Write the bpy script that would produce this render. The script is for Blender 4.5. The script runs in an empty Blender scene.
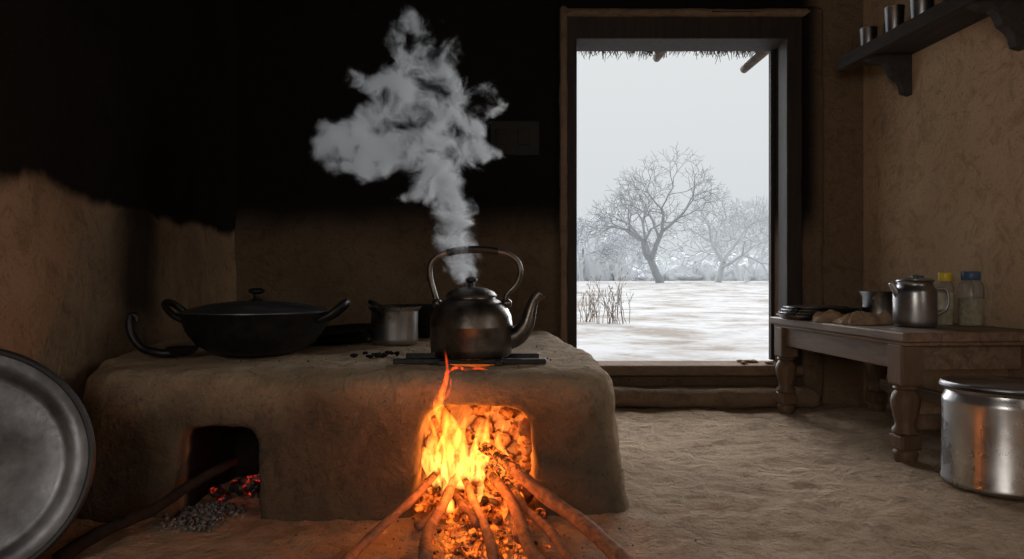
import bpy, bmesh, math, random
from mathutils import Vector, Matrix, noise, Quaternion
S=bpy.context.scene
R=random.Random(7)
# ---------------------------------------------------------------- materials
class M:
    def __init__(s,name):
        s.m=bpy.data.materials.new(name); s.m.use_nodes=True; s.nt=s.m.node_tree
        s.b=s.nt.nodes['Principled BSDF']; s.out=s.nt.nodes['Material Output']
        s.tc=s.nt.nodes.new('ShaderNodeTexCoord')
    def n(s,t,**k):
        x=s.nt.nodes.new(t)
        for a,v in k.items(): setattr(x,a,v)
        return x
    def l(s,a,b): s.nt.links.new(a,b)
    def noise(s,scale,detail=6,rough=.6,dist=0,vec=None):
        x=s.n('ShaderNodeTexNoise'); x.inputs['Scale'].default_value=scale; x.inputs['Detail'].default_value=detail
        x.inputs['Roughness'].default_value=rough; x.inputs['Distortion'].default_value=dist
        s.l(vec or s.tc.outputs['Object'],x.inputs['Vector']); return x.outputs['Fac']
    def ramp(s,fac,stops):
        x=s.n('ShaderNodeValToRGB'); e=x.color_ramp.elements
        while len(e)<len(stops): e.new(.5)
        for i,(p,c) in enumerate(stops):
            e[i].position=p; e[i].color=(c[0],c[1],c[2],1) if hasattr(c,'__len__') else (c,c,c,1)
        s.l(fac,x.inputs['Fac']); return x.outputs['Color']
    def math(s,op,a,b=None,clamp=False):
        x=s.n('ShaderNodeMath',operation=op); x.use_clamp=clamp
        for i,v in enumerate((a,b)):
            if v is None: continue
            if isinstance(v,(int,float)): x.inputs[i].default_value=v
            else: s.l(v,x.inputs[i])
        return x.outputs[0]
    def mr(s,v,a,b,c=0,d=1,smooth=True):
        x=s.n('ShaderNodeMapRange'); x.interpolation_type='SMOOTHSTEP' if smooth else 'LINEAR'
        s.l(v,x.inputs[0])
        for i,q in enumerate((a,b,c,d)): x.inputs[i+1].default_value=q
        return x.outputs[0]
    def mix(s,f,a,b):
        x=s.n('ShaderNodeMix',data_type='RGBA')
        if isinstance(f,(int,float)): x.inputs[0].default_value=f
        else: s.l(f,x.inputs[0])
        for i,v in ((6,a),(7,b)):
            if isinstance(v,tuple): x.inputs[i].default_value=(*v,1)
            else: s.l(v,x.inputs[i])
        return x.outputs[2]
    def bump(s,h,strength=.4,dist=.01):
        x=s.n('ShaderNodeBump'); x.inputs['Strength'].default_value=strength; x.inputs['Distance'].default_value=dist
        s.l(h,x.inputs['Height']); s.l(x.outputs[0],s.b.inputs['Normal'])
    def xyz(s):
        x=s.n('ShaderNodeSeparateXYZ'); s.l(s.tc.outputs['Object'],x.inputs[0]); return x.outputs

def simple(name,c,rough=.6,metal=0,var=.25,scale=12,bump=.1,bd=.004,c2=None,rv=0):
    m=M(name); f=m.noise(scale)
    c2=c2 or tuple(x*(1-var) for x in c)
    m.l(m.ramp(f,[(.35,c2),(.65,c)]),m.b.inputs['Base Color'])
    m.b.inputs['Metallic'].default_value=metal
    if rv: m.l(m.mr(m.noise(scale*.6),.3,.7,max(.05,rough-rv),rough+rv),m.b.inputs['Roughness'])
    else: m.b.inputs['Roughness'].default_value=rough
    if rough>.85: m.b.inputs['Specular IOR Level'].default_value=.1
    if bump: m.bump(m.noise(scale*3),bump,bd)
    return m.m
def mud(name,c1,c2,soot_shade=None,bump=.9,soot_shade_col=(.007,.0068,.0075),bd=.035):
    m=M(name); big=m.noise(1.6,8,.6,.4); fine=m.noise(38,8,.7)
    col=m.ramp(big,[(.3,c2),(.7,c1)])
    sp=m.ramp(m.noise(60,3,.5),[(.28,.5),(.42,1.0)])
    x=m.n('ShaderNodeMix',data_type='RGBA',blend_type='MULTIPLY'); x.inputs[0].default_value=.6
    m.l(col,x.inputs[6]); m.l(sp,x.inputs[7]); col=x.outputs[2]
    sp=m.ramp(m.noise(7,8,.7,1.2),[(.36,.58),(.5,1.0)])
    x=m.n('ShaderNodeMix',data_type='RGBA',blend_type='MULTIPLY'); x.inputs[0].default_value=.65
    m.l(col,x.inputs[6]); m.l(sp,x.inputs[7]); col=x.outputs[2]
    if soot_shade: col=m.mix(soot_shade(m),col,soot_shade_col)
    m.l(col,m.b.inputs['Base Color']); m.b.inputs['Roughness'].default_value=.95; m.b.inputs['Specular IOR Level'].default_value=.08
    h=m.math('ADD',m.math('MULTIPLY',m.noise(5,7,.62,.8),1.2),m.math('MULTIPLY',fine,.45))
    h=m.math('ADD',h,m.math('MULTIPLY',m.noise(15,5,.6,2.0),.35))
    m.bump(h,bump,bd); return m.m
def soot_left(m):
    X,Y,Z=m.xyz(); n=m.noise(1.3,5,.55,.3)
    z=m.math('ADD',Z,m.math('MULTIPLY',m.math('SUBTRACT',n,.5),.30))
    a=m.mr(z,1.13,1.20,0,1)
    d=m.math('ABSOLUTE',m.math('SUBTRACT',m.math('ADD',Y,m.math('MULTIPLY',n,.3)),3.75))
    b=m.math('MULTIPLY',m.mr(d,.45,.08,0,.88),m.mr(Z,.45,.75))
    return m.math('MAXIMUM',m.math('MULTIPLY',a,.97),b)
def soot_back(m):
    X,Y,Z=m.xyz(); n=m.noise(1.3,5,.55,.3)
    z=m.math('ADD',Z,m.math('MULTIPLY',m.math('SUBTRACT',n,.5),.25))
    a=m.math('MULTIPLY',m.mr(z,1.05,1.38,.35,.98),m.mr(X,2.0,2.15,1,.1))
    return a
def dark_stove(m):
    X,Y,Z=m.xyz(); n=m.noise(3,6,.6,.5)
    f=m.mr(m.math('ADD',Y,m.math('MULTIPLY',n,.1)),2.72,2.56,0,1)
    w=m.mr(m.math('ADD',Z,m.math('MULTIPLY',n,.2)),.64,.40,.25,.76)
    a=m.math('MULTIPLY',f,w)  # front face albedo darkened low down to stay dim under the fill light
    b=m.math('MULTIPLY',m.math('MULTIPLY',m.mr(Y,2.52,2.62,0,.97),m.mr(Z,.42,.38)),m.mr(X,-.8,-.85))  # inside of the left mouth made darker
    return m.math('MAXIMUM',a,b)
MUD_L=mud('mud_sooted_left',(.46,.325,.21),(.31,.215,.135),soot_left)
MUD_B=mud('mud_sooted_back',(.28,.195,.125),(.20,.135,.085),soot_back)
MUD_R=mud('mud_plain',(.68,.475,.31),(.54,.37,.235),None,.7)
MUD_S=mud('mud_stove',(.50,.38,.26),(.34,.25,.165),dark_stove,.8)
MUD_F=mud('mud_floor',(.58,.43,.30),(.38,.275,.185),None,1,bd=.07)
MUD_T=mud('mud_trim',(.26,.175,.115),(.16,.11,.075),None,.6)
def wood(name,c1,c2,sc=(30,2,30),rough=.7):
    m=M(name); mp=m.n('ShaderNodeMapping'); mp.inputs['Scale'].default_value=sc
    m.l(m.tc.outputs['Object'],mp.inputs['Vector'])
    f=m.noise(1,8,.65,.8,mp.outputs[0])
    m.l(m.ramp(f,[(.3,c2),(.7,c1)]),m.b.inputs['Base Color']); m.b.inputs['Roughness'].default_value=rough
    m.b.inputs['Specular IOR Level'].default_value=.3
    m.bump(f,.5,.004); return m.m
WOOD_D=wood('dark_frame_wood',(.04,.028,.022),(.015,.011,.009),(30,30,2))
WOOD_T=wood('table_wood',(.25,.165,.11),(.09,.056,.038),(24,2.0,24),.5)
WOOD_L=wood('leg_wood',(.19,.115,.07),(.08,.048,.03),(20,20,3),.5)
WOOD_S=wood('shelf_wood',(.07,.06,.055),(.03,.026,.023),(24,2.0,24))
IRON=simple('black_iron',(.028,.027,.027),.45,.6,.5,25,.3,.003)
IRON2=simple('kettle_metal',(.17,.15,.13),.38,.9,.65,14,.2,.003,rv=.12)
LIDM=simple('dark_lid_metal',(.17,.17,.18),.42,.8,.4,10,.15,.002,rv=.1)
STEEL=simple('brushed_steel',(.50,.50,.51),.32,1,.3,7,.04,.002,rv=.1)
STEEL_D=simple('worn_steel',(.36,.36,.37),.38,1,.35,7,.05,.002,rv=.1)
ALU=simple('worn_aluminium',(.25,.26,.28),.45,.9,.65,6,.3,.006,rv=.12)
RUBBER=simple('dark_rim',(.03,.03,.032),.5,.5)
ASH=simple('ash',(.22,.215,.21),.95,0,.7,30,.6,.01)
CHAR=simple('charcoal',(.02,.018,.017),.9,0,.5,40,.6,.01)
CRUMB=simple('earth_crumbs',(.20,.15,.10),.95,0,.5,40,.6,.01)
THATCH=simple('thatch',(.16,.12,.085),.9,0,.6,30,.5,.02)
POLE=simple('pole_wood',(.13,.09,.065),.8,0,.5,20,.3,.01)
CLOTH=simple('rag_cloth',(.40,.27,.17),.9,0,.5,16,.3,.01)
SWITCH=simple('switch_plastic',(.014,.012,.011),.8,0,.3)
BLACK=simple('hollow_black',(.006,.006,.006),.9)
m=M('snowy_ground'); f=m.noise(.8,10,.68,.3); g=m.noise(2.5,8,.7)
c=m.ramp(f,[(.38,(.26,.225,.19)),(.48,(.42,.41,.40)),(.57,(.53,.535,.545))])
c=m.mix(m.mr(g,.58,.66,0,.7),c,(.24,.20,.165)); m.l(c,m.b.inputs['Base Color']); m.b.inputs['Roughness'].default_value=.9; m.b.inputs['Specular IOR Level'].default_value=.1
m.bump(g,.6,.05); SNOW=m.m
TREE1=simple('bark_misty',(.43,.45,.47),.95,0,.1,3,0)  # haze is put into the bark colours, paler with distance
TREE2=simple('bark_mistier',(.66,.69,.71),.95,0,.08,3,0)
TREE3=simple('bark_far_hazed',(.79,.82,.85),.95,0,.05,1,0)
HAZE=simple('far_treeline_hazed',(.80,.83,.86),.95,0,.04,.1,0)  # far trees take the mist as a pale base colour
HAZE2=simple('farther_treeline_hazed',(.88,.91,.94),.95,0,.03,.1,0)
TWIG=simple('dry_twig',(.28,.21,.16),.95,0,.4,9,0)
def emis(m,col,strength):
    if isinstance(col,tuple): m.b.inputs['Emission Color'].default_value=(*col,1)
    else: m.l(col,m.b.inputs['Emission Color'])
    if isinstance(strength,(int,float)): m.b.inputs['Emission Strength'].default_value=strength
    else: m.l(strength,m.b.inputs['Emission Strength'])
m=M('embers'); f=m.noise(22,5,.6)
m.l(m.ramp(f,[(.35,(.03,.015,.01)),(.7,(.15,.06,.03))]),m.b.inputs['Base Color'])
emis(m,m.ramp(f,[(.4,(.6,.03,.0)),(.62,(1,.20,.02))]),m.mr(f,.40,.70,0,2.0)); m.bump(f,.6,.01); EMBER=m.m
m=M('faint_embers'); f=m.noise(18,4,.6)
m.l(m.ramp(f,[(.4,(.02,.018,.017)),(.7,(.1,.09,.085))]),m.b.inputs['Base Color'])
emis(m,(1,.04,.02),m.mr(f,.56,.68,0,.9)); EMBER2=m.m
m=M('firewood'); f=m.noise(30,7,.65,.5)
sp=m.n('ShaderNodeSeparateXYZ'); m.l(m.tc.outputs['Generated'],sp.inputs[0]); t=sp.outputs[2]
bark=m.ramp(f,[(.3,(.09,.045,.026)),(.7,(.40,.19,.10))])
col=m.mix(m.mr(m.math('ADD',t,m.math('MULTIPLY',f,.25)),.70,.95),bark,(.012,.01,.009)); m.l(col,m.b.inputs['Base Color'])
g=m.noise(45,4,.6)
emis(m,(1,.16,.015),m.math('MULTIPLY',m.mr(t,.55,.92),m.mr(g,.46,.62,0,2.5))); m.b.inputs['Roughness'].default_value=.85
m.bump(f,.8,.006); WOODF=m.m
# ---------------------------------------------------------------- mesh helpers
def obj(name,me,mat=None,parent=None,smooth=True,loc=(0,0,0),rot=(0,0,0)):
    o=bpy.data.objects.new(name,me); S.collection.objects.link(o)
    if mat: me.materials.append(mat)
    if smooth: me.polygons.foreach_set('use_smooth',[True]*len(me.polygons))
    o.location=loc; o.rotation_euler=rot
    if parent: o.parent=parent
    return o
def mesh(name,v,f):
    me=bpy.data.meshes.new(name); me.from_pydata([tuple(p) for p in v],[],f); me.update(); return me
def empty(name,loc=(0,0,0),rot=(0,0,0)):
    e=bpy.data.objects.new(name,None); S.collection.objects.link(e); e.location=loc; e.rotation_euler=rot; e.empty_display_size=.1; return e
def lathe(name,prof,mat,parent=None,seg=64,loc=(0,0,0),rot=(0,0,0),squash=1,auto=True):
    v=[];f=[]
    for r,z in prof:
        r=max(r,.0002)
        for i in range(seg):
            a=2*math.pi*i/seg; v.append((r*math.cos(a),r*math.sin(a)*squash,z))
    for j in range(len(prof)-1):
        for i in range(seg):
            a=j*seg+i;b=j*seg+(i+1)%seg; f.append((a,b,b+seg,a+seg))
    me=mesh(name,v,f); bm=bmesh.new(); bm.from_mesh(me); bmesh.ops.remove_doubles(bm,verts=bm.verts,dist=.0005)
    bmesh.ops.recalc_face_normals(bm,faces=bm.faces); bm.to_mesh(me); bm.free()
    o=obj(name,me,mat,parent,True,loc,rot)
    es=o.modifiers.new('es','EDGE_SPLIT'); es.split_angle=math.radians(50)
    return o
def sweep(pts,rads,seg=8,v=None,f=None,cap=True):
    v=[] if v is None else v; f=[] if f is None else f
    pts=[Vector(p) for p in pts]; base=len(v); up=None
    for i,p in enumerate(pts):
        d=(pts[min(i+1,len(pts)-1)]-pts[max(i-1,0)]).normalized()
        if up is None: up=d.orthogonal().normalized()
        up=(up-d*up.dot(d)); up=up.normalized() if up.length>1e-6 else d.orthogonal().normalized()
        s=d.cross(up); r=rads[i] if hasattr(rads,'__len__') else rads
        for k in range(seg):
            a=2*math.pi*k/seg; v.append(p+up*math.cos(a)*r+s*math.sin(a)*r)
    for i in range(len(pts)-1):
        for k in range(seg):
            a=base+i*seg+k;b=base+i*seg+(k+1)%seg; f.append((a,b,b+seg,a+seg))
    if cap:
        f.append(tuple(base+k for k in range(seg))[::-1]); e=base+(len(pts)-1)*seg; f.append(tuple(e+k for k in range(seg)))
    return v,f
def cr(pts,n=8):
    P=[Vector(p) for p in pts]; P=[P[0]*2-P[1]]+P+[P[-1]*2-P[-2]]; out=[]
    for i in range(1,len(P)-2):
        for k in range(n):
            t=k/n; a,b,c,d=P[i-1:i+3]
            out.append(.5*((2*b)+(c-a)*t+(2*a-5*b+4*c-d)*t*t+(3*b-a-3*c+d)*t**3))
    out.append(P[-2]); return out
def crr(r,n=8):
    out=[]
    for i in range(len(r)-1):
        for k in range(n): out.append(r[i]+(r[i+1]-r[i])*k/n)
    return out+[r[-1]]
def tube(name,pts,rads,mat,parent=None,seg=12,n=8,**k):
    q=cr(pts,n); rr=crr(rads,n) if hasattr(rads,'__len__') else rads
    v,f=sweep(q,rr,seg); return obj(name,mesh(name,v,f),mat,parent,**k)
def box(name,a,b,mat,parent=None,bev=.006,seg=2,rot=(0,0,0)):
    c=[(a[i]+b[i])/2 for i in range(3)]; d=[abs(b[i]-a[i]) for i in range(3)]
    bm=bmesh.new(); bmesh.ops.create_cube(bm,size=1); 
    for v in bm.verts: v.co=Vector((v.co.x*d[0],v.co.y*d[1],v.co.z*d[2]))
    if rot==(0,0,0):
        for v in bm.verts: v.co+=Vector(c)
    if bev: bmesh.ops.bevel(bm,geom=bm.edges[:],offset=bev,segments=seg,affect='EDGES',profile=.5)
    me=bpy.data.meshes.new(name); bm.to_mesh(me); bm.free()
    return obj(name,me,mat,parent,False,(0,0,0) if rot==(0,0,0) else c,rot)
def blobs(name,items,mat,sub=2,amp=.25,freq=3,parent=None):
    bm=bmesh.new()
    for (p,s) in items:
        s=s if hasattr(s,'__len__') else (s,s,s)
        g=bmesh.ops.create_icosphere(bm,subdivisions=sub,radius=1)['verts']; off=Vector((R.random()*50,R.random()*50,0))
        rot=Matrix.Rotation(R.random()*6.28,3,'Z')
        for v in g:
            q=v.co*(1+amp*noise.noise(v.co*freq/2+off)*2); v.co=rot@Vector((q.x*s[0],q.y*s[1],q.z*s[2]))+Vector(p)
    me=bpy.data.meshes.new(name); bm.to_mesh(me); bm.free(); return obj(name,me,mat,parent)
def displace(me,amp,freq,seed=0):
    nr=[v.normal.copy() for v in me.vertices]
    for v,n in zip(me.vertices,nr):
        v.co+=n*amp*noise.fractal(v.co*freq+Vector((seed,0,0)),1.0,2.0,4)
# ---------------------------------------------------------------- room
YB=4.84
def xr(y): return 2.43+.08*(YB-y)
nx,ny=300,360; x0,x1,y0,y1=-2.3,3.1,-1.7,4.9; v=[];f=[]
for j in range(ny+1):
    for i in range(nx+1):
        x=x0+(x1-x0)*i/nx; y=y0+(y1-y0)*j/ny
        z=.013*noise.fractal(Vector((x*3,y*3,0)),1,2,4)+.010*noise.fractal(Vector((x*11,y*11,3)),1,2,3)
        v.append((x,y,z))
for j in range(ny):
    for i in range(nx):
        a=j*(nx+1)+i; f.append((a,a+1,a+nx+2,a+nx+1))
obj('floor',mesh('floor',v,f),MUD_F)
box('ceiling',(-2.4,-1.9,3.0),(3.2,5.1,3.1),WOOD_D,None,0)
pl=cr([(-1.85,-1.9,0),(-1.80,0,0),(-1.79,1.6,0),(-1.78,2.6,0),(-1.88,3.3,0),(-1.96,3.9,0),(-1.97,4.4,0),(-1.95,4.7,0),(-1.90,4.86,0)],10)
v=[];f=[];nz=60
for p in pl:
    for k in range(nz+1):
        z=-.05+3.1*k/nz; w=.032*noise.fractal(Vector((p.x,p.y*1.2,z*1.2)),1,2,4)
        v.append((p.x+w,p.y,z))
for i in range(len(pl)-1):
    for k in range(nz):
        a=i*(nz+1)+k; f.append((a,a+nz+1,a+nz+2,a+1))
o=obj('wall_left',mesh('wall_left',v,f),MUD_L); sm=o.modifiers.new('s','SOLIDIFY'); sm.thickness=.2; sm.offset=-1
OX0,OX1,OZ0,OZ1=.42,1.89,.24,2.51
def cells(name,xs,zs,hole,Y,th,mat):
    bm=bmesh.new()
    for i in range(len(xs)-1):
        for k in range(len(zs)-1):
            if (i,k) in hole: continue
            for (ya) in (Y,Y+th):
                q=[bm.verts.new((x,ya,z)) for x,z in ((xs[i],zs[k]),(xs[i+1],zs[k]),(xs[i+1],zs[k+1]),(xs[i],zs[k+1]))]
                bm.faces.new(q)
    x0,x1,z0,z1=xs[1],xs[2],zs[1],zs[2]
    for a,b in (((x0,z0),(x1,z0)),((x1,z0),(x1,z1)),((x1,z1),(x0,z1)),((x0,z1),(x0,z0))):
        bm.faces.new([bm.verts.new(p) for p in ((a[0],Y,a[1]),(b[0],Y,b[1]),(b[0],Y+th,b[1]),(a[0],Y+th,a[1]))])
    bmesh.ops.remove_doubles(bm,verts=bm.verts,dist=.0001); bmesh.ops.recalc_face_normals(bm,faces=bm.faces)
    me=bpy.data.meshes.new(name); bm.to_mesh(me); bm.free(); return obj(name,me,mat,None,False)
cells('wall_back',[-2.3,OX0,OX1,2.75],[-.05,OZ0,OZ1,3.1],{(1,1)},YB,.22,MUD_B)
def rbox(name,ya,yb,za,zb,mat=MUD_R):
    v=[(xr(ya),ya,za),(xr(ya)+.2,ya,za),(xr(yb)+.2,yb,za),(xr(yb),yb,za)]; v+= [(p[0],p[1],zb) for p in v[:4]]
    return v,[(0,1,2,3),(4,7,6,5),(0,4,5,1),(1,5,6,2),(2,6,7,3),(3,7,4,0)]
V=[];F=[]
for a in ((1.3,4.9,-.05,3.1),(-1.8,-.1,-.05,3.1),(-.1,1.3,-.05,1.0),(-.1,1.3,2.2,3.1)):
    q,ff=rbox('x',*a); b=len(V); V+=q; F+=[tuple(i+b for i in t) for t in ff]
obj('wall_right',mesh('wall_right',V,F),MUD_R,None,False)
w=empty('window_1',(xr(.6)+.1,.6,1.6),(0,0,.08))
for nm,a,b in (('sill',(-.08,-.68,-.6),(.06,.68,-.55)),('head',(-.08,-.68,.55),(.06,.68,.6)),('jamb_1',(-.08,-.68,-.55),(.06,-.63,.55)),('jamb_2',(-.08,.63,-.55),(.06,.68,.55)),('mullion',(-.02,-.02,-.55),(.02,.02,.55))):
    box(nm,a,b,WOOD_D,w,.004)
cells('wall_front',[-2.3,-1.5,-.1,3.2],[-.05,1.1,2.4,3.1],{(1,1)},-1.9,.2,MUD_R)
w=empty('added_window',(-.8,-1.8,1.75))  # unseen window added behind the camera to light the right side
for nm,a,b in (('sill',(-.75,-.06,-.7),(.75,.08,-.65)),('head',(-.75,-.06,.6),(.75,.08,.65)),('jamb_1',(-.75,-.06,-.65),(-.69,.08,.6)),('jamb_2',(.69,-.06,-.65),(.75,.08,.6))):
    box(nm,a,b,WOOD_D,w,.004)
d=empty('door_1',(0,0,0))
box('jamb_left',(.375,YB-.045,.22),(.445,YB+.23,2.62),WOOD_D,d,.008)
box('jamb_right',(1.885,YB-.045,.22),(1.99,YB+.12,2.62),WOOD_D,d,.008)
box('jamb_right_outer',(1.895,YB+.12,.22),(1.99,YB+.25,2.62),WOOD_D,d,.008)
box('lintel',(.375,YB-.05,2.50),(1.99,YB+.23,2.65),WOOD_D,d,.008)
box('outer_stop',(1.865,YB+.2,.27),(1.90,YB+.25,2.5),WOOD_D,d,.004)
box('sill',(.36,YB-.07,.19),(2.0,YB+.25,.262),MUD_T,d,.02,3)
def rough(name,a,b,mat,bev,cut=.04,amp=.01,fr=5,parent=None):
    o=box(name,a,b,mat,parent,bev,4); md=o.modifiers.new('r','REMESH'); md.mode='VOXEL'; md.voxel_size=cut; md.use_smooth_shade=True
    dg=bpy.context.evaluated_depsgraph_get(); me=bpy.data.meshes.new_from_object(o.evaluated_get(dg)); o.modifiers.clear(); o.data=me
    displace(me,amp,fr); me.polygons.foreach_set('use_smooth',[True]*len(me.polygons)); return o
rough('trim_1',(1.985,YB-.085,.0),(2.13,YB+.0,2.72),MUD_B,.04,.02,.008)
rough('trim_2',(.325,YB-.075,.0),(.38,YB+.0,2.72),MUD_T,.02,.015,.005)
rough('trim_3',(.33,YB-.085,2.645),(2.12,YB+.0,2.70),MUD_T,.02,.015,.005)
rough('door_step',(.43,YB-.28,.0),(2.04,YB-.01,.13),MUD_T,.06,.018,.016,4)
sb=empty('switchboard',(.02,YB-.022,1.82))
box('back_plate',(-.17,-.02,-.12),(.17,.02,.12),SWITCH,sb,.008)
for i in range(2): box('switch_%d'%i,(-.13+.0+i*.15,-.03,-.05),(-.05+i*.15,-.018,.06),SWITCH,sb,.006)
# ---------------------------------------------------------------- stove
fp=[(-1.56,2.56),(-1.50,2.53),(.22,2.53),(.31,2.55),(.372,2.61),(.40,2.70),(.37,3.1),(.22,4.835),(-1.9,4.835),(-1.93,4.2),(-1.86,3.5),(-1.74,2.95),(-1.62,2.64)]
bm=bmesh.new(); HT=.516
def ring(z,e):
    out=[]
    for x,y in fp:
        ex=e*(1 if x>0 else -.6)*(1 if y<3 else .3); ey=-e if y<2.8 else 0
        out.append(bm.verts.new((x+ex,y+ey,z)))
    return out
rs=[ring(-.02,.05),ring(.06,.035),ring(.3,.008),ring(HT-.10,0),ring(HT-.055,-.006),ring(HT-.025,-.022),ring(HT-.007,-.05),ring(HT,-.085)]
for a,b in zip(rs,rs[1:]):
    for i in range(len(fp)):
        j=(i+1)%len(fp); bm.faces.new((a[i],a[j],b[j],b[i]))
bm.faces.new(rs[-1]); bm.faces.new(rs[0][::-1]); bmesh.ops.recalc_face_normals(bm,faces=bm.faces)
me=bpy.data.meshes.new('mud_stove'); bm.to_mesh(me); bm.free(); st=obj('mud_stove',me,MUD_S)
def arch(x0,x1,zt,ya,yb,r):
    pr=[(x0-.015,-.2),(x1+.015,-.2),(x1+.01,.1)]
    for i in range(7):
        a=math.pi/2*i/6; pr.append((x1-r+r*math.cos(a),zt-r+r*math.sin(a)))
    for i in range(7):
        a=math.pi/2+math.pi/2*i/6; pr.append((x0+r+r*math.cos(a),zt-r+r*math.sin(a)))
    pr.append((x0-.01,.1)); n=len(pr); cx=(x0+x1)/2
    v=[(cx+(x-cx)*1.03,ya,z) for x,z in pr]+[(cx+(x-cx)*.85,yb,z*.9) for x,z in pr]
    f=[tuple(range(n)),tuple(range(2*n-1,n-1,-1))]+[(i,(i+n),(i+1)%n+n,(i+1)%n) for i in range(n)]
    me=mesh('cut',v,f); b=bmesh.new(); b.from_mesh(me); bmesh.ops.recalc_face_normals(b,faces=b.faces); b.to_mesh(me); b.free()
    return obj('cut',me,None,None,False)
cuts=[arch(-.345,.085,.405,2.3,3.0,.11),arch(-1.20,-.915,.325,2.3,3.0,.05)]
hole=lathe('cut',[(0,.2),(.115,.2),(.125,.7),(0,.7)],None,None,32,(-.166,2.87,0)); hole.modifiers.clear(); cuts.append(hole)
for c in cuts:
    md=st.modifiers.new('b','BOOLEAN'); md.operation='DIFFERENCE'; md.solver='EXACT'; md.object=c
md=st.modifiers.new('r','REMESH'); md.mode='VOXEL'; md.voxel_size=.013
md=st.modifiers.new('s','SMOOTH'); md.iterations=8; md.factor=.5
dg=bpy.context.evaluated_depsgraph_get(); me=bpy.data.meshes.new_from_object(st.evaluated_get(dg)); st.modifiers.clear(); st.data=me
for c in cuts: bpy.data.objects.remove(c)
displace(me,.011,4); displace(me,.004,18,9); me.polygons.foreach_set('use_smooth',[True]*len(me.polygons))
it=[]
for i in range(70):
    s=R.uniform(.018,.04); side=R.choice('bbrl')
    if side=='b': p=(R.uniform(-.30,.05),2.97,R.uniform(.02,.34))
    elif side=='r': p=(.055,R.uniform(2.62,2.95),R.uniform(.02,.30))
    else: p=(-.315,R.uniform(2.62,2.95),R.uniform(.02,.30))
    it.append((p,(s,s*.6,s*.8)))
LINE=simple('firebox_clay',(.42,.26,.15),.95,0,.5,18,.8,.02)
blobs('firebox_lining',it,LINE,2,.5,4)
# ---------------------------------------------------------------- kettle
k=empty('kettle',(-.166,2.86,HT+.022))
lathe('body',[(0,0),(.15,0),(.163,.012),(.168,.04),(.168,.12),(.1695,.123),(.168,.127),(.163,.165),(.146,.2),(.118,.225),(.098,.235),(.096,.245)],IRON2,k)
lathe('lid',[(.102,.240),(.104,.248),(.092,.262),(.06,.276),(.02,.283),(0,.284)],IRON2,k)
lathe('knob',[(0,.28),(.012,.28),(.011,.297),(.024,.306),(.024,.315),(.013,.323),(0,.325)],IRON,k,24)
tube('handle',[(-.140,0,.215),(-.150,0,.25),(-.168,0,.32),(-.165,0,.375),(-.12,0,.415),(0,0,.435),(.12,0,.425),(.180,0,.395),(.20,0,.35),(.185,0,.295),(.145,0,.25),(.140,0,.215)],.0115,IRON2,k)
tube('handle_grip',[(-.10,0,.421),(-.04,0,.432),(.04,0,.4345),(.11,0,.427)],.0155,IRON,k)
tube('spout',[(.145,0,.065),(.19,0,.085),(.222,0,.125),(.238,0,.175),(.255,0,.225),(.283,0,.258)],[.044,.040,.034,.027,.020,.023],IRON2,k,20)
for sx in (-1,1): blobs('lug',[((sx*.142,0,.215),(.02,.025,.02))],IRON2,2,.05,2,k)
t=empty('trivet',(-.166,2.86,HT+.012))
for i,(x,y,l,a) in enumerate(((0,-.10,.30,.02),(0,.10,.28,-.03))):
    box('bar_%d'%i,(x-l,y-.02,-.010),(x+l,y+.02,.010),IRON,t,.003)
box('bar_2',(-.12,-.16,-.012),(-.09,.16,.008),IRON,t,.003); box('bar_3',(.10,-.16,-.012),(.13,.16,.008),IRON,t,.003)
# ---------------------------------------------------------------- wok with lid
wk=empty('wok_with_lid',(-1.13,3.10,HT+.006))
lathe('bowl',[(0,0),(.12,.0),(.19,.012),(.25,.05),(.29,.105),(.308,.165),(.318,.175),(.322,.182),(.314,.186),(.302,.175),(.28,.115),(.24,.06),(.1,.02),(0,.02)],IRON,wk,80)
lathe('lid',[(.308,.182),(.308,.190),(.27,.204),(.2,.220),(.1,.232),(0,.236)],LIDM,wk,80)
lathe('knob',[(0,.23),(.035,.232),(.016,.245),(.014,.262),(.034,.272),(.036,.282),(.02,.29),(0,.291)],IRON,wk,32)
for sx in (-1,1):
    tube('handle',[(sx*.29,-.07,.150),(sx*.34,-.068,.175),(sx*.385,-.045,.215),(sx*.395,0,.228),(sx*.385,.045,.215),(sx*.34,.068,.175),(sx*.29,.07,.150)],.015,IRON,wk)
l=empty('iron_ladle',(-1.50,2.90,HT+.014))
tube('handle',[(.10,.02,.012),(.04,.0,.016),(-.03,.0,.035),(-.070,.0,.08),(-.085,0,.13),(-.08,0,.17),(-.06,0,.17),(-.052,0,.145)],[.017,.017,.017,.017,.016,.014,.012,.010],IRON,l)
lathe('scoop',[(0,0),(.04,.008),(.06,.03),(.065,.04),(.056,.032),(.03,.014),(0,.008)],IRON,l,32,(.13,.01,.0))
tw=empty('flat_griddle',(-.89,3.72,HT+.01))
lathe('plate',[(0,0),(.18,0),(.22,.02),(.225,.03),(.215,.027),(.17,.008),(0,.006)],IRON,tw,64,(-.04,.02,.03),(.05,-.08,0))
lathe('plate_2',[(0,0),(.18,0),(.22,.022),(.225,.03),(.215,.027),(.17,.008),(0,.006)],IRON,tw,64,(-.04,0,.0))
tube('handle',[(.1,-.1,.05),(.15,-.2,.055),(.2,-.33,.03)],[.012,.013,.015],IRON,tw)
p=empty('steel_cooking_pot',(-.60,3.58,HT+.006))
lathe('body',[(0,0),(.105,0),(.116,.01),(.119,.03),(.119,.165),(.121,.172),(.136,.184),(.138,.190),(.130,.192),(.115,.178),(.112,.03),(0,.012)],STEEL,p)
lathe('inner_disc',[(0,.150),(.113,.150)],BLACK,p)  # black disc closing the pot's hollow
w2=empty('wok',(-.52,4.08,HT+.006))
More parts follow.
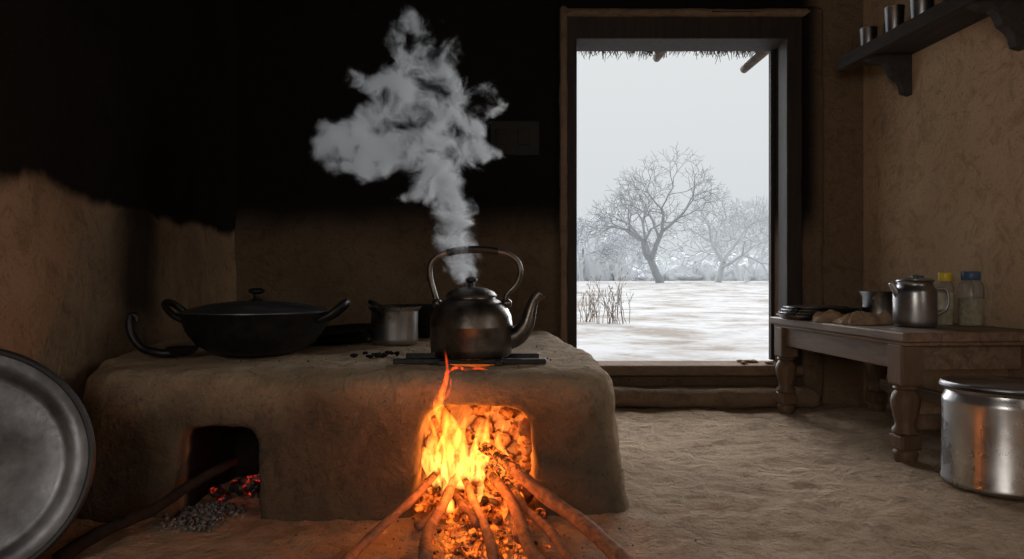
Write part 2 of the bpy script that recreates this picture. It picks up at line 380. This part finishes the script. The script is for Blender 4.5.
lathe('bowl',[(0,0),(.1,0),(.17,.04),(.22,.11),(.245,.17),(.25,.175),(.24,.178),(.21,.115),(.16,.055),(0,.02)],IRON,w2)
for sx in (-1,1): tube('handle',[(sx*.22,-.05,.15),(sx*.29,-.04,.19),(sx*.31,0,.20),(sx*.29,.04,.19),(sx*.22,.05,.15)],.011,IRON,w2)
blobs('charcoal_bits',[((-.60+R.uniform(-.08,.1),3.0+R.uniform(-.08,.08),HT+.012),(R.uniform(.010,.022),R.uniform(.010,.022),.009)) for i in range(10)],CHAR,1,.5,3)
blobs('ash_crumbs',[((R.uniform(-1.5,.2),R.uniform(2.65,3.6),HT+.002),R.uniform(.002,.005)) for i in range(70)],CRUMB,1,.4,3)
# ---------------------------------------------------------------- fire
fw=empty('firewood_pile')
def log(i,a,b,r0,r1,seed,mat=WOODF):
    a=Vector(a);b=Vector(b); L=(b-a).length; n=26; pts=[];rad=[]
    for j in range(n+1):
        t=j/n; w=Vector((noise.noise(Vector((t*3,seed,0)))*.035,noise.noise(Vector((t*3,seed,9)))*.025,0))*(1 if L>.2 else .3)
        pts.append(Vector((0,0,t*L))+w); rad.append((r0+(r1-r0)*t)*(1+.22*noise.noise(Vector((t*9,seed,4)))))
    v,f=sweep(pts,rad,12)
    for q in v: 
        q+= (Vector((q.x,q.y,0))).normalized()*.1*r0*noise.noise(q*30+Vector((seed,0,0)))
    o=obj('log_%d'%i,mesh('log',v,f),mat,fw); o.location=a; o.rotation_mode='QUATERNION'; o.rotation_quaternion=(b-a).to_track_quat('Z','Y'); return o
L=[((-.49,2.00,.03),(-.20,2.62,.20),.016,.012),((-.265,2.02,.03),(-.19,2.68,.17),.020,.015),((-.06,1.98,.03),(-.17,2.62,.16),.016,.013),
   ((.10,1.98,.035),(-.13,2.66,.19),.020,.016),((.37,1.93,.035),(-.15,2.60,.27),.026,.019),((.19,1.99,.03),(-.05,2.64,.14),.015,.013),
   ((-.12,2.3,.035),(-.30,2.72,.12),.014,.011),((.02,2.2,.03),(.02,2.75,.12),.015,.012),((-.32,2.35,.03),(-.05,2.8,.13),.015,.012),((.28,2.08,.09),(-.12,2.55,.235),.011,.009)]
for i,q in enumerate(L): log(i,q[0],q[1],q[2],q[3],i*3.7+1)
blobs('ember_pile',[((R.gauss(-.13,.10),R.uniform(2.42,2.92),R.uniform(.0,.07)),R.uniform(.010,.028)) for i in range(260)]+[((R.gauss(-.10,.085),R.uniform(2.05,2.45),.006),R.uniform(.003,.008)) for i in range(420)],EMBER,1,.45,3)
blobs('dirt_crumbs',[((R.gauss(-.1,.35),R.uniform(1.9,2.5),.004),R.uniform(.002,.005)) for i in range(90)],CRUMB,1,.4,3)
m=M('flame_gas'); nt=m.nt; nt.nodes.remove(m.b)
X,Y,Z=m.xyz()
mp=m.n('ShaderNodeMapping'); mp.inputs['Scale'].default_value=(42,42,11); m.l(m.tc.outputs['Object'],mp.inputs['Vector'])
f=m.noise(1,3,.5,.8,mp.outputs[0])
col=m.ramp(m.mr(Z,.08,.50,0,1,False),[(0,(1,.42,.075)),(.5,(1,.31,.035)),(.8,(1,.14,.012)),(1,(1,.07,.005))])
em=m.n('ShaderNodeEmission'); m.l(col,em.inputs['Color'])
m.l(m.math('MULTIPLY',m.mr(f,.40,.62,.02,1),m.mr(Z,.34,.48,70,150,False)),em.inputs['Strength']); m.l(em.outputs[0],m.out.inputs['Volume']); FLAME=m.m
fl=empty('fire_flames')
FT=[([(-.20,2.52,.12),(-.235,2.50,.22),(-.215,2.49,.31),(-.262,2.485,.40),(-.240,2.48,.47),(-.228,2.475,.53),(-.236,2.475,.60)],[.030,.042,.034,.020,.011,.007,.003]),
    ([(-.238,2.475,.515),(-.20,2.475,.538),(-.16,2.475,.532),(-.12,2.475,.536),(-.085,2.475,.530)],[.004,.006,.005,.004,.002]),
    ([(-.13,2.56,.12),(-.115,2.55,.22),(-.105,2.53,.30),(-.08,2.51,.385)],[.03,.040,.024,.004]),
    ([(-.18,2.5,.11),(-.165,2.49,.20),(-.185,2.48,.29),(-.155,2.47,.38)],[.03,.034,.022,.003]),
    ([(-.27,2.56,.10),(-.30,2.54,.19),(-.285,2.52,.28),(-.30,2.51,.37)],[.02,.030,.018,.003]),
    ([(-.21,2.42,.05),(-.225,2.41,.11),(-.19,2.41,.17),(-.20,2.41,.22)],[.015,.022,.014,.002]),
    ([(-.05,2.62,.08),(-.03,2.6,.17),(-.05,2.58,.25),(-.03,2.57,.32)],[.02,.026,.014,.003]),
    ([(-.12,2.43,.08),(-.11,2.42,.14),(-.125,2.41,.2)],[.012,.016,.003]),
    ([(-.252,2.48,.42),(-.225,2.478,.45),(-.215,2.475,.50)],[.010,.008,.002]),
    ([(-.23,2.5,.10),(-.255,2.49,.18),(-.235,2.47,.26),(-.27,2.46,.33)],[.02,.026,.014,.002])]
for i,(p_,r_) in enumerate(FT): tube('flame_%d'%i,p_,r_,FLAME,fl,14,6)
def light(name,kind,loc,energy,color,**k):
    d=bpy.data.lights.new(name,kind); d.energy=energy; d.color=color
    for a,b in k.items(): setattr(d,a,b)
    o=bpy.data.objects.new(name,d); S.collection.objects.link(o); o.location=loc; return o
light('fire_light_inner','POINT',(-.12,2.74,.22),8,(1,.27,.05),shadow_soft_size=.06)
light('fire_light_front','POINT',(-.15,2.32,.21),5.0,(1,.25,.045),shadow_soft_size=.05)
blobs('ash_heap',[((R.gauss(-1.10,.05),R.uniform(2.34,2.62),R.uniform(0,.018)),R.uniform(.003,.009)) for i in range(420)],ASH,1,.4,3)
blobs('dying_embers',[((R.gauss(-.965,.02),R.uniform(2.58,2.7),R.uniform(.08,.13)),R.uniform(.008,.016)) for i in range(8)]+[((R.gauss(-1.02,.06),R.uniform(2.68,2.85),R.uniform(0,.06)),R.uniform(.012,.03)) for i in range(26)],EMBER2,1,.4,3)
CHW=simple('charred_wood',(.03,.022,.018),.9,0,.5,25,.6,.01)
fw=empty('charred_stick'); log(0,(-1.33,2.05,.03),(-1.04,2.62,.17),.022,.016,50,CHW)
light('ember_glow','POINT',(-.97,2.66,.17),.12,(1,.07,.03),shadow_soft_size=.03)
# ---------------------------------------------------------------- steam
pts=[(0,0,7),(-4,13,13),(-12,26,18),(-19,40,20),(-22,53,20),(-19,66,18),(-24,80,20),(-42,88,16),(-49,98,20),(-34,110,22),(-19,123,26),(-34,138,30),(-59,138,24),(-84,146,17),(-108,141,15),(-130,136,14),(-150,141,12),(-95,130,10),(-4,148,20),(10,138,12),(22,136,8),(-34,168,28),(-64,180,24),(-94,172,13),(-120,164,11),(-142,158,10),(-14,178,20),(6,168,13),(-50,198,24),(-72,208,20),(-24,203,20),(-4,190,13),(-90,220,9),(-64,228,16),(-44,238,18),(-29,223,16),(-82,242,8),(-54,252,12),(-66,258,9),(-38,252,9),(-104,202,10),(-118,214,9),(10,118,7),(-66,114,8),(-74,97,6),(-5,60,7),(0,80,6),(-112,120,9),(10,198,7),(18,176,7),(-20,246,7)]
bm=bmesh.new()
for dx,dz,r in pts:
    g=bmesh.ops.create_icosphere(bm,subdivisions=3,radius=(r+7)*.00407)['verts']
    o_=Vector((dx*.00407,noise.noise(Vector((dx*.03,dz*.02,1)))*.09,dz*.00407))
    for q in g: q.co+=o_
me=bpy.data.meshes.new('steam'); bm.to_mesh(me); bm.free(); sm=obj('steam_plume',me)
md=sm.modifiers.new('r','REMESH'); md.mode='VOXEL'; md.voxel_size=.010
dg=bpy.context.evaluated_depsgraph_get(); me=bpy.data.meshes.new_from_object(sm.evaluated_get(dg)); sm.modifiers.clear(); sm.data=me
for v in me.vertices:
    c=v.co*7; w=noise.turbulence_vector(c,3,False,noise_basis='PERLIN_ORIGINAL',amplitude_scale=.55,frequency_scale=2.1)
    s_=.012+.03*min(1,v.co.z/.4); v.co+=Vector(w)*s_*1.5
me.update()
sm.location=(-.155,2.87,.82)
m=M('steam_volume'); nt=m.nt; nt.nodes.remove(m.b)
at=m.n('ShaderNodeAttribute'); at.attribute_name='density'
wn=m.n('ShaderNodeTexNoise'); wn.inputs['Scale'].default_value=5; wn.inputs['Detail'].default_value=5; m.l(m.tc.outputs['Object'],wn.inputs['Vector'])
vm=m.n('ShaderNodeVectorMath',operation='MULTIPLY_ADD'); vm.inputs[1].default_value=(.30,.30,.30); m.l(wn.outputs['Color'],vm.inputs[0]); m.l(m.tc.outputs['Object'],vm.inputs[2])
f=m.noise(9,8,.64,.3,vm.outputs[0])
f2=m.noise(12,4,.55,.4,vm.outputs[0])
ridge=m.math('SUBTRACT',1.0,m.math('ABSOLUTE',m.math('MULTIPLY',m.math('SUBTRACT',f2,.5),5.0)))
X,Y,Z=m.xyz()
e=m.math('ADD',m.math('MULTIPLY',at.outputs['Fac'],.9),m.math('MULTIPLY',m.math('SUBTRACT',f,.5),4.2))
e=m.math('ADD',e,m.mr(X,-.25,-.45,0,.75))
den=m.math('MULTIPLY',m.mr(e,.50,1.9,.0,1),m.mr(Z,.0,1.1,46,30,False))
den=m.math('MULTIPLY',den,m.mr(ridge,.1,.95,.12,1.3))
den=m.math('MULTIPLY',den,m.mr(at.outputs['Fac'],0,.35,0,1))
pv=m.n('ShaderNodeVolumePrincipled'); pv.inputs['Color'].default_value=(.98,.985,.99,1); pv.inputs['Anisotropy'].default_value=.5
pv.inputs['Density Attribute'].default_value=''
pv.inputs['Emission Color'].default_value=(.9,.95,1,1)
m.l(m.math('MULTIPLY',den,.09),pv.inputs['Emission Strength'])  # steam emits a little in place of light scattered repeatedly inside it
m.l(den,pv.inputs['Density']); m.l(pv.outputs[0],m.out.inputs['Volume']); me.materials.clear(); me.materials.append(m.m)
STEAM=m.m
ng=bpy.data.node_groups.new('steam_to_fog','GeometryNodeTree')
ng.interface.new_socket('Geometry',in_out='INPUT',socket_type='NodeSocketGeometry'); ng.interface.new_socket('Geometry',in_out='OUTPUT',socket_type='NodeSocketGeometry')
gi=ng.nodes.new('NodeGroupInput'); go=ng.nodes.new('NodeGroupOutput'); mv=ng.nodes.new('GeometryNodeMeshToVolume'); sm_=ng.nodes.new('GeometryNodeSetMaterial')
mv.resolution_mode='VOXEL_SIZE'
for s_ in mv.inputs:
    if s_.name=='Density': s_.default_value=1
    if s_.name=='Voxel Size': s_.default_value=.010
    if s_.name=='Interior Band Width': s_.default_value=.05
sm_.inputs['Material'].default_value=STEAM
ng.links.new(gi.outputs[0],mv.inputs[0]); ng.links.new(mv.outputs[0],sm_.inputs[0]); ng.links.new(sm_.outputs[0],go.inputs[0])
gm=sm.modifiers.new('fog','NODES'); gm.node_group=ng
# ---------------------------------------------------------------- big plate
bp=empty('aluminium_platter',(-1.505,1.88,.342)); nrm=Vector((.57,-.79,.2)).normalized()
bp.rotation_mode='QUATERNION'; bp.rotation_quaternion=nrm.to_track_quat('Z','Y')
lathe('dish',[(0,.012),(.05,.013),(.085,.012),(.09,.004),(.15,.0),(.245,.0),(.262,.006),(.275,.022),(.30,.028),(.318,.026)],ALU,bp,96)
lathe('rim',[(.312,.020),(.316,.034),(.324,.036),(.332,.030),(.332,.014),(.322,.010),(.312,.016),(.312,.020)],RUBBER,bp,96)
lathe('back',[(0,-.004),(.25,-.004),(.275,.012),(.318,.018)],STEEL_D,bp,96)
# ---------------------------------------------------------------- table
tb=empty('wooden_table',(2.09,3.885,0),(0,0,.073)); W=.37;LN=.69;TH=.61
for i in range(4):
    a=-W+i*(2*W/4); box('plank_%d'%i,(a+.001,-LN,TH-.045),(a+2*W/4-.001,LN,TH+R.uniform(-.003,.0)),WOOD_T,tb,.006)
box('edge_moulding',(-W+.02,-LN+.02,TH-.065),(W-.02,LN-.02,TH-.045),WOOD_T,tb,.005)
for nm,a,b in (('apron_1',(-.325,-.60,.43),(-.295,.60,.55)),('apron_2',(.295,-.60,.43),(.325,.60,.55)),('apron_3',(-.31,-.63,.43),(.31,-.60,.55)),('apron_4',(-.31,.60,.43),(.31,.63,.55)),('stretcher',(-.30,-.62,.15),(.30,-.585,.22)),('stretcher_2',(.29,-.60,.15),(.325,.60,.22))):
    box(nm,a,b,WOOD_T,tb,.005)
for i,(x,y) in enumerate(((-.30,-.60),(.30,-.60),(-.30,.60),(.30,.60))):
    box('leg_block_%d'%i,(x-.055,y-.055,.36),(x+.055,y+.055,.55),WOOD_L,tb,.008)
    lathe('leg_%d'%i,[(.03,.37),(.048,.36),(.054,.345),(.042,.335),(.054,.32),(.064,.29),(.060,.25),(.048,.20),(.044,.17),(.056,.155),(.058,.14),(.044,.125)],WOOD_L,tb,32,(x,y,0))
    box('leg_foot_%d'%i,(x-.05,y-.05,.06),(x+.05,y+.05,.13),WOOD_L,tb,.01)
    lathe('leg_toe_%d'%i,[(.03,.07),(.05,.055),(.056,.04),(.044,.0),(0,.0)],WOOD_L,tb,32,(x,y,0))
def jug():
    e=empty('steel_jug',(2.06,3.58,TH+.001),(0,0,0))
    lathe('body',[(0,0),(.092,0),(.098,.008),(.100,.03),(.100,.17),(.096,.19),(.082,.205),(.080,.222),(.088,.232),(.086,.236),(.076,.228),(.074,.2),(.09,.18),(.09,.02),(0,.012)],STEEL_D,e)
    lathe('lid',[(.084,.232),(.084,.238),(.06,.245),(.02,.249),(0,.25)],STEEL_D,e)
    lathe('lid_knob',[(0,.248),(.012,.25),(.016,.262),(0,.266)],STEEL_D,e,24)
    tube('handle',[(.09,-.02,.19),(.135,-.03,.19),(.15,-.035,.15),(.142,-.03,.09),(.095,-.02,.06)],.008,STEEL_D,e)
    tube('spout',[(-.085,0,.16),(-.11,0,.20),(-.122,0,.222)],[.02,.014,.012],STEEL_D,e)
jug()
m=M('jar_glass'); m.b.inputs['Base Color'].default_value=(.85,.88,.84,1); m.b.inputs['Transmission Weight'].default_value=.9; m.b.inputs['Roughness'].default_value=.1; m.b.inputs['IOR'].default_value=1.2
m.bump(m.noise(5,2),.05,.002); GLASS=m.m
SPICE=simple('jar_spice',(.50,.44,.28),.8,0,.4,60,.3,.004); YEL=simple('yellow_lid',(.75,.55,.03),.4,0,.1); BLU=simple('blue_lid',(.06,.12,.23),.4,0,.2); LBL=simple('paper_label',(.60,.56,.42),.7,0,.5,20,0)
def jar(x,y,r,h,lid,lab):
    e=empty('spice_jar',(x,y,TH+.001))
    lathe('glass',[(0,0),(r*.92,0),(r,.01),(r,h*.72),(r*.9,h*.78),(r*.68,h*.84),(r*.68,h*.88)],GLASS,e,40)
    lathe('spice',[(0,.006),(r*.9,.006),(r*.93,.015),(r*.93,h*.5),(0,h*.54)],SPICE,e,40)
    lathe('lid',[(r*.72,h*.84),(r*.76,h*.85),(r*.76,h*.985),(r*.7,h),(0,h)],lid,e,40)
    if lab: lathe('label',[(r*1.01,h*.3),(r*1.01,h*.62)],LBL,e,40)
jar(2.275,3.68,.042,.275,YEL,True); jar(2.36,3.60,.058,.28,BLU,False); jar(2.22,3.84,.045,.26,BLU,True)
b=empty('steel_bowl',(2.15,4.10,TH+.001))
lathe('body',[(0,0),(.07,0),(.085,.01),(.088,.05),(.09,.14),(.105,.165),(.107,.171),(.098,.17),(.08,.14),(.078,.02),(0,.01)],STEEL,b)
tr=empty('stacked_trays',(1.85,4.28,TH))
for i in range(4): lathe('tray_%d'%i,[(0,.0),(.19,.0),(.205,.015),(.22,.02),(.222,.024),(.205,.022),(.19,.006),(0,.006)],STEEL,tr,64,(.01*i,-.012*i,.002+.017*i),(0,0,0),1)
def folded(name,x,y,a,b,h,rz,seed,mat):
    n=40;v=[];f=[]
    for j in range(n+1):
        for i in range(n+1):
            u=i/n*2-1;w=j/n*2-1; e=(1-abs(u)**4)*(1-abs(w)**4)
            z=h*e**.5*(.65+.55*noise.fractal(Vector((u*1.6,w*3.5,seed)),1,2,3))
            v.append((u*a*(1+.12*noise.noise(Vector((w*2,seed,1)))),w*b*(1+.15*noise.noise(Vector((u*2,seed,5)))),max(.002,z)))
    for j in range(n):
        for i in range(n):
            q=j*(n+1)+i; f.append((q,q+1,q+n+2,q+n+1))
    return obj(name,mesh(name,v,f),mat,None,True,(x,y,TH),(0,0,rz))
folded('rag',1.94,3.80,.17,.10,.07,.2,2.2,CLOTH); folded('rag',1.87,3.97,.15,.07,.07,-.2,7.7,CLOTH)
dr=empty('steel_storage_drum',(2.01,2.87,.006))
lathe('body',[(0,0),(.205,0),(.215,.006),(.218,.02),(.214,.028),(.214,.34),(.212,.355),(.203,.372),(.200,.385),(.207,.392),(.207,.400)],STEEL,dr,96)
lathe('lid',[(.216,.392),(.220,.398),(.220,.418),(.214,.424),(.205,.420),(.195,.412),(.10,.416),(0,.417)],STEEL_D,dr,96)
lathe('lid_gasket',[(.221,.400),(.224,.405),(.221,.412)],RUBBER,dr,96)
# ---------------------------------------------------------------- shelf on right wall
sh=empty('wall_shelf'); ZS=2.27
def prism(name,pts,mat,parent,ext):
    n=len(pts); e=Vector(ext); v=[Vector(p) for p in pts]; v=v+[p+e for p in v]
    f=[tuple(range(n)),tuple(range(2*n-1,n-1,-1))]+[(i,i+n,(i+1)%n+n,(i+1)%n) for i in range(n)]
    me=mesh(name,v,f); b=bmesh.new(); b.from_mesh(me); bmesh.ops.recalc_face_normals(b,faces=b.faces); b.to_mesh(me); b.free()
    return obj(name,me,mat,parent,False)
def so(y): return xr(y)-.33+.02*(4.55-y)
prism('board',[(so(4.55),4.55,ZS-.03),(xr(4.55),4.55,ZS-.03),(xr(2.7),2.7,ZS-.03),(so(2.7)+.03,2.7,ZS-.03)],WOOD_S,sh,(0,0,.035))
prism('lip',[(so(4.57),4.57,ZS-.055),(so(4.57)+.03,4.57,ZS-.055),(so(2.7)+.06,2.7,ZS-.055),(so(2.7)+.03,2.7,ZS-.055)],WOOD_S,sh,(0,0,.075))
for i,y in enumerate((4.32,3.45,2.8)):
    xw=xr(y)-.002; q=[(xw,y,ZS-.032),(xw-.27,y,ZS-.032),(xw-.27,y,ZS-.06),(xw-.22,y,ZS-.08),(xw-.17,y,ZS-.085),(xw-.14,y,ZS-.11),(xw-.12,y,ZS-.16),(xw-.08,y,ZS-.19),(xw-.06,y,ZS-.22),(xw-.05,y,ZS-.265),(xw,y,ZS-.28)]
    prism('bracket_%d'%i,q,WOOD_S,sh,(0,.055,0))
def cup(x,y,r,h):
    lathe('steel_tumbler',[(0,0),(r*.8,0),(r*.84,.006),(r,h),(r*1.04,h+.002),(r*.95,h),(r*.78,.01),(0,.01)],STEEL_D,None,40,(x,y,ZS+.006))
cup(2.23,4.38,.052,.14);cup(2.36,4.34,.05,.16);cup(2.25,4.12,.055,.17);cup(2.37,4.04,.06,.21);cup(2.27,3.88,.062,.19);cup(2.41,3.80,.06,.22);cup(2.31,3.62,.065,.18);cup(2.42,3.5,.06,.2)
# ---------------------------------------------------------------- outdoors
v=[];f=[];xs=[-60+i*(160/120) for i in range(121)]; ys=[5.07+((j/110)**2.2)*260 for j in range(111)]
def gz(x,y):
    t=min(1,max(0,(y-7)/50)); t=t*t*(3-2*t); return .12+.43*t+ (.03+.002*y)*noise.fractal(Vector((x*.25,y*.25,0)),1,2,4)*(1 if y<60 else .3)
for y in ys:
    for x in xs:
        xx=x*(.08+y/60 if y<55 else 1+(y-55)/80)+1.2; v.append((xx,y,gz(xx,y)))
n=len(xs)
for j in range(len(ys)-1):
    for i in range(n-1):
        a=j*n+i; f.append((a,a+1,a+n+1,a+n))
obj('snowy_field',mesh('snowy_field',v,f),SNOW)
def tree(name,loc,h,seed,mat,levels=7,spread=.55,trunk=.2,r0=.035,lean=0,rmin=.018):
    rr=random.Random(seed); V=[];F=[]
    def grow(p,d,L,r,lv):
        n=4 if lv<3 else 3; pts=[p]; q=p.copy(); dd=d.copy()
        for i in range(n):
            dd=(dd+Vector((rr.gauss(0,.16),rr.gauss(0,.16),rr.gauss(.03,.08)))).normalized(); q=q+dd*L/n; pts.append(q.copy())
        r1=max(r*.72,rmin); sweep(pts,[r+(r1-r)*i/n for i in range(n+1)],6 if lv<3 else 3,V,F,False)
        if lv>=levels: return
        k=3 if lv in (0,1,3) else (2 if rr.random()<.4 else 3)
        a0=rr.random()*6.28
        for i in range(k):
            a=a0+i*6.28/k+rr.gauss(0,.3); s=spread*rr.uniform(.7,1.35)
            o=dd.orthogonal().normalized(); o.rotate(Quaternion(dd,a)); nd=(dd+o*s+Vector((0,0,.02 if lv<2 else -.06))).normalized()
            start=pts[-1] if i<2 else pts[-2]
            grow(start,nd,L*rr.uniform(.68,.84) if lv>0 else L*rr.uniform(.9,1.2),max(rmin,r1*(.84 if i<2 else .7)),lv+1)
    grow(Vector((0,0,-.2)),Vector((lean,0,1)).normalized(),h*trunk,h*r0,0)
    o=obj(name,mesh(name,V,F),mat,None,True,loc); zt=max(p[2] for p in V); s=h/zt; o.scale=(s,s,s); return o
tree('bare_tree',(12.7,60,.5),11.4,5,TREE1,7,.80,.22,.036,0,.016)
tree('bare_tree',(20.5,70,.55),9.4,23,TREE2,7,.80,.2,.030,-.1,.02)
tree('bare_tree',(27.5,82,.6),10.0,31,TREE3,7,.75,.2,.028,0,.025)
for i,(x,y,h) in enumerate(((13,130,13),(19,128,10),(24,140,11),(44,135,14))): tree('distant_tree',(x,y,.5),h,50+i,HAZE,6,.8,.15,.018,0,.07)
it=[];it2=[]
for i in range(110):
    x=0+i*.6; hh=3.2+3.0*noise.noise(Vector((i*.11,3,0)))+ (4.5 if x<24 else 0)
    it.append(((x+R.uniform(-1,1),160+R.uniform(-6,6),.5+hh*.30),(R.uniform(1.6,3.2),2,max(1,hh)*R.uniform(.6,1.0))))
    it2.append(((x*1.4,195,.5+hh*.5),(R.uniform(3,5),2,max(1.4,hh*1.5)*R.uniform(.8,1.1))))
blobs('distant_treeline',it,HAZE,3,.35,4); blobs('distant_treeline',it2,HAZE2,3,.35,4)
def shrub(name,x,y,h,n,seed,sp=.5):
    rr=random.Random(seed);V=[];F=[]
    for i in range(n):
        a=rr.random()*6.28;s=rr.random()*sp; p=Vector((rr.gauss(0,.16*h),rr.gauss(0,.1*h),0)); d=Vector((math.cos(a)*s,math.sin(a)*s,1)).normalized(); L=h*rr.uniform(.5,1)
        pts=[p]
        for j in range(5):
            d=(d+Vector((rr.gauss(0,.13),rr.gauss(0,.13),0))).normalized(); pts.append(pts[-1]+d*L/5)
        sweep(pts,[.007*(1-j/7) for j in range(6)],4,V,F,False)
        for q in range(4):
            s0=pts[rr.randint(1,4)]; dd=(d+Vector((rr.gauss(0,.5),rr.gauss(0,.5),0))).normalized(); sweep([s0,s0+dd*L*.12,s0+dd*L*.22+Vector((0,0,.03))],[.004,.003,.002],4,V,F,False)
            blob=s0+dd*L*.2; sweep([blob,blob+Vector((0,0,.02))],[.009,.004],4,V,F,False)
    obj(name,mesh(name,V,F),TWIG,None,True,(x,y,gz(x,y)-.01))
shrub('dry_shrub',1.66,11.2,.88,20,1,.45); shrub('dry_shrub',1.25,11.8,.7,14,2,.5)
blobs('dry_leaves',[((R.uniform(1.55,1.83),YB+R.uniform(.02,.2),.272),(R.uniform(.02,.045),R.uniform(.015,.03),.008)) for i in range(9)],CLOTH,2,.5,4)
ev=empty('thatched_eave')
prism('roof_slab',[(-.8,5.07,2.95),(-.8,6.15,2.86),(-.8,6.15,2.96),(-.8,5.07,3.1)],THATCH,ev,(4,0,0))
V=[];F=[]
for i in range(1000):
    x=R.uniform(-.3,2.9); y=R.uniform(5.95,6.18); L=abs(R.gauss(0,.03))+.01+.04*noise.noise(Vector((x*3,0,0)))
    a=Vector((x,y,2.88)); bq=a+Vector((R.gauss(0,.03),R.uniform(0,.03),-max(.01,L)-.03)); sweep([a,bq],[.005,.002],4,V,F,False)
obj('straw_fringe',mesh('straw',V,F),THATCH,ev)
tube('pole_1',[(2.12,5.05,2.78),(2.09,5.5,2.735),(2.02,6.1,2.68)],[.04,.038,.035],POLE,ev)
tube('pole_2',[(1.30,5.05,2.80),(1.28,5.5,2.77),(1.25,6.05,2.76)],[.036,.036,.032],POLE,ev)
tube('batten',[(-.3,5.9,2.85),(1.2,5.9,2.84),(2.8,5.9,2.85)],[.025,.02,.025],POLE,ev)
# ---------------------------------------------------------------- light
wd=bpy.data.worlds.new('overcast'); S.world=wd; wd.use_nodes=True; nt=wd.node_tree; bg=nt.nodes['Background']
tc=nt.nodes.new('ShaderNodeTexCoord'); sx=nt.nodes.new('ShaderNodeSeparateXYZ'); rp=nt.nodes.new('ShaderNodeValToRGB')
nt.links.new(tc.outputs['Generated'],sx.inputs[0]); nt.links.new(sx.outputs[2],rp.inputs[0]); nt.links.new(rp.outputs[0],bg.inputs[0])
rp.color_ramp.elements[0].color=(.66,.70,.72,1); rp.color_ramp.elements[1].color=(.80,.82,.83,1); rp.color_ramp.elements[1].position=.45
bg.inputs[1].default_value=1.0
s=light('overcast_sun','SUN',(3,12,8),7.5,(.98,.98,1),angle=math.radians(60)); dv=Vector((-.22,-1,-.38)); s.rotation_euler=dv.to_track_quat('-Z','Y').to_euler()
a=light('window_fill','AREA',(xr(.6)+.02,.6,1.6),15,(1,.93,.84),shape='RECTANGLE',size=1.1,size_y=1.2); a.rotation_euler=Vector((-1,.15,-.1)).to_track_quat('-Z','Y').to_euler()
a=light('window_fill','AREA',(-.8,-1.72,1.75),36,(1,.91,.80),shape='RECTANGLE',size=1.3,size_y=1.2); a.rotation_euler=Vector((.95,1,-.12)).to_track_quat('-Z','Y').to_euler()  # added fill lamp for right wall, table and steam
# ---------------------------------------------------------------- camera
cd=bpy.data.cameras.new('cam'); cam=bpy.data.objects.new('cam',cd); S.collection.objects.link(cam); cam.location=(0,0,.85); cam.rotation_euler=(math.pi/2,0,0)
cd.sensor_width=36; cd.lens=36*700/1024; cd.clip_start=.05; cd.clip_end=600; S.camera=cam
S.view_settings.view_transform='Standard'
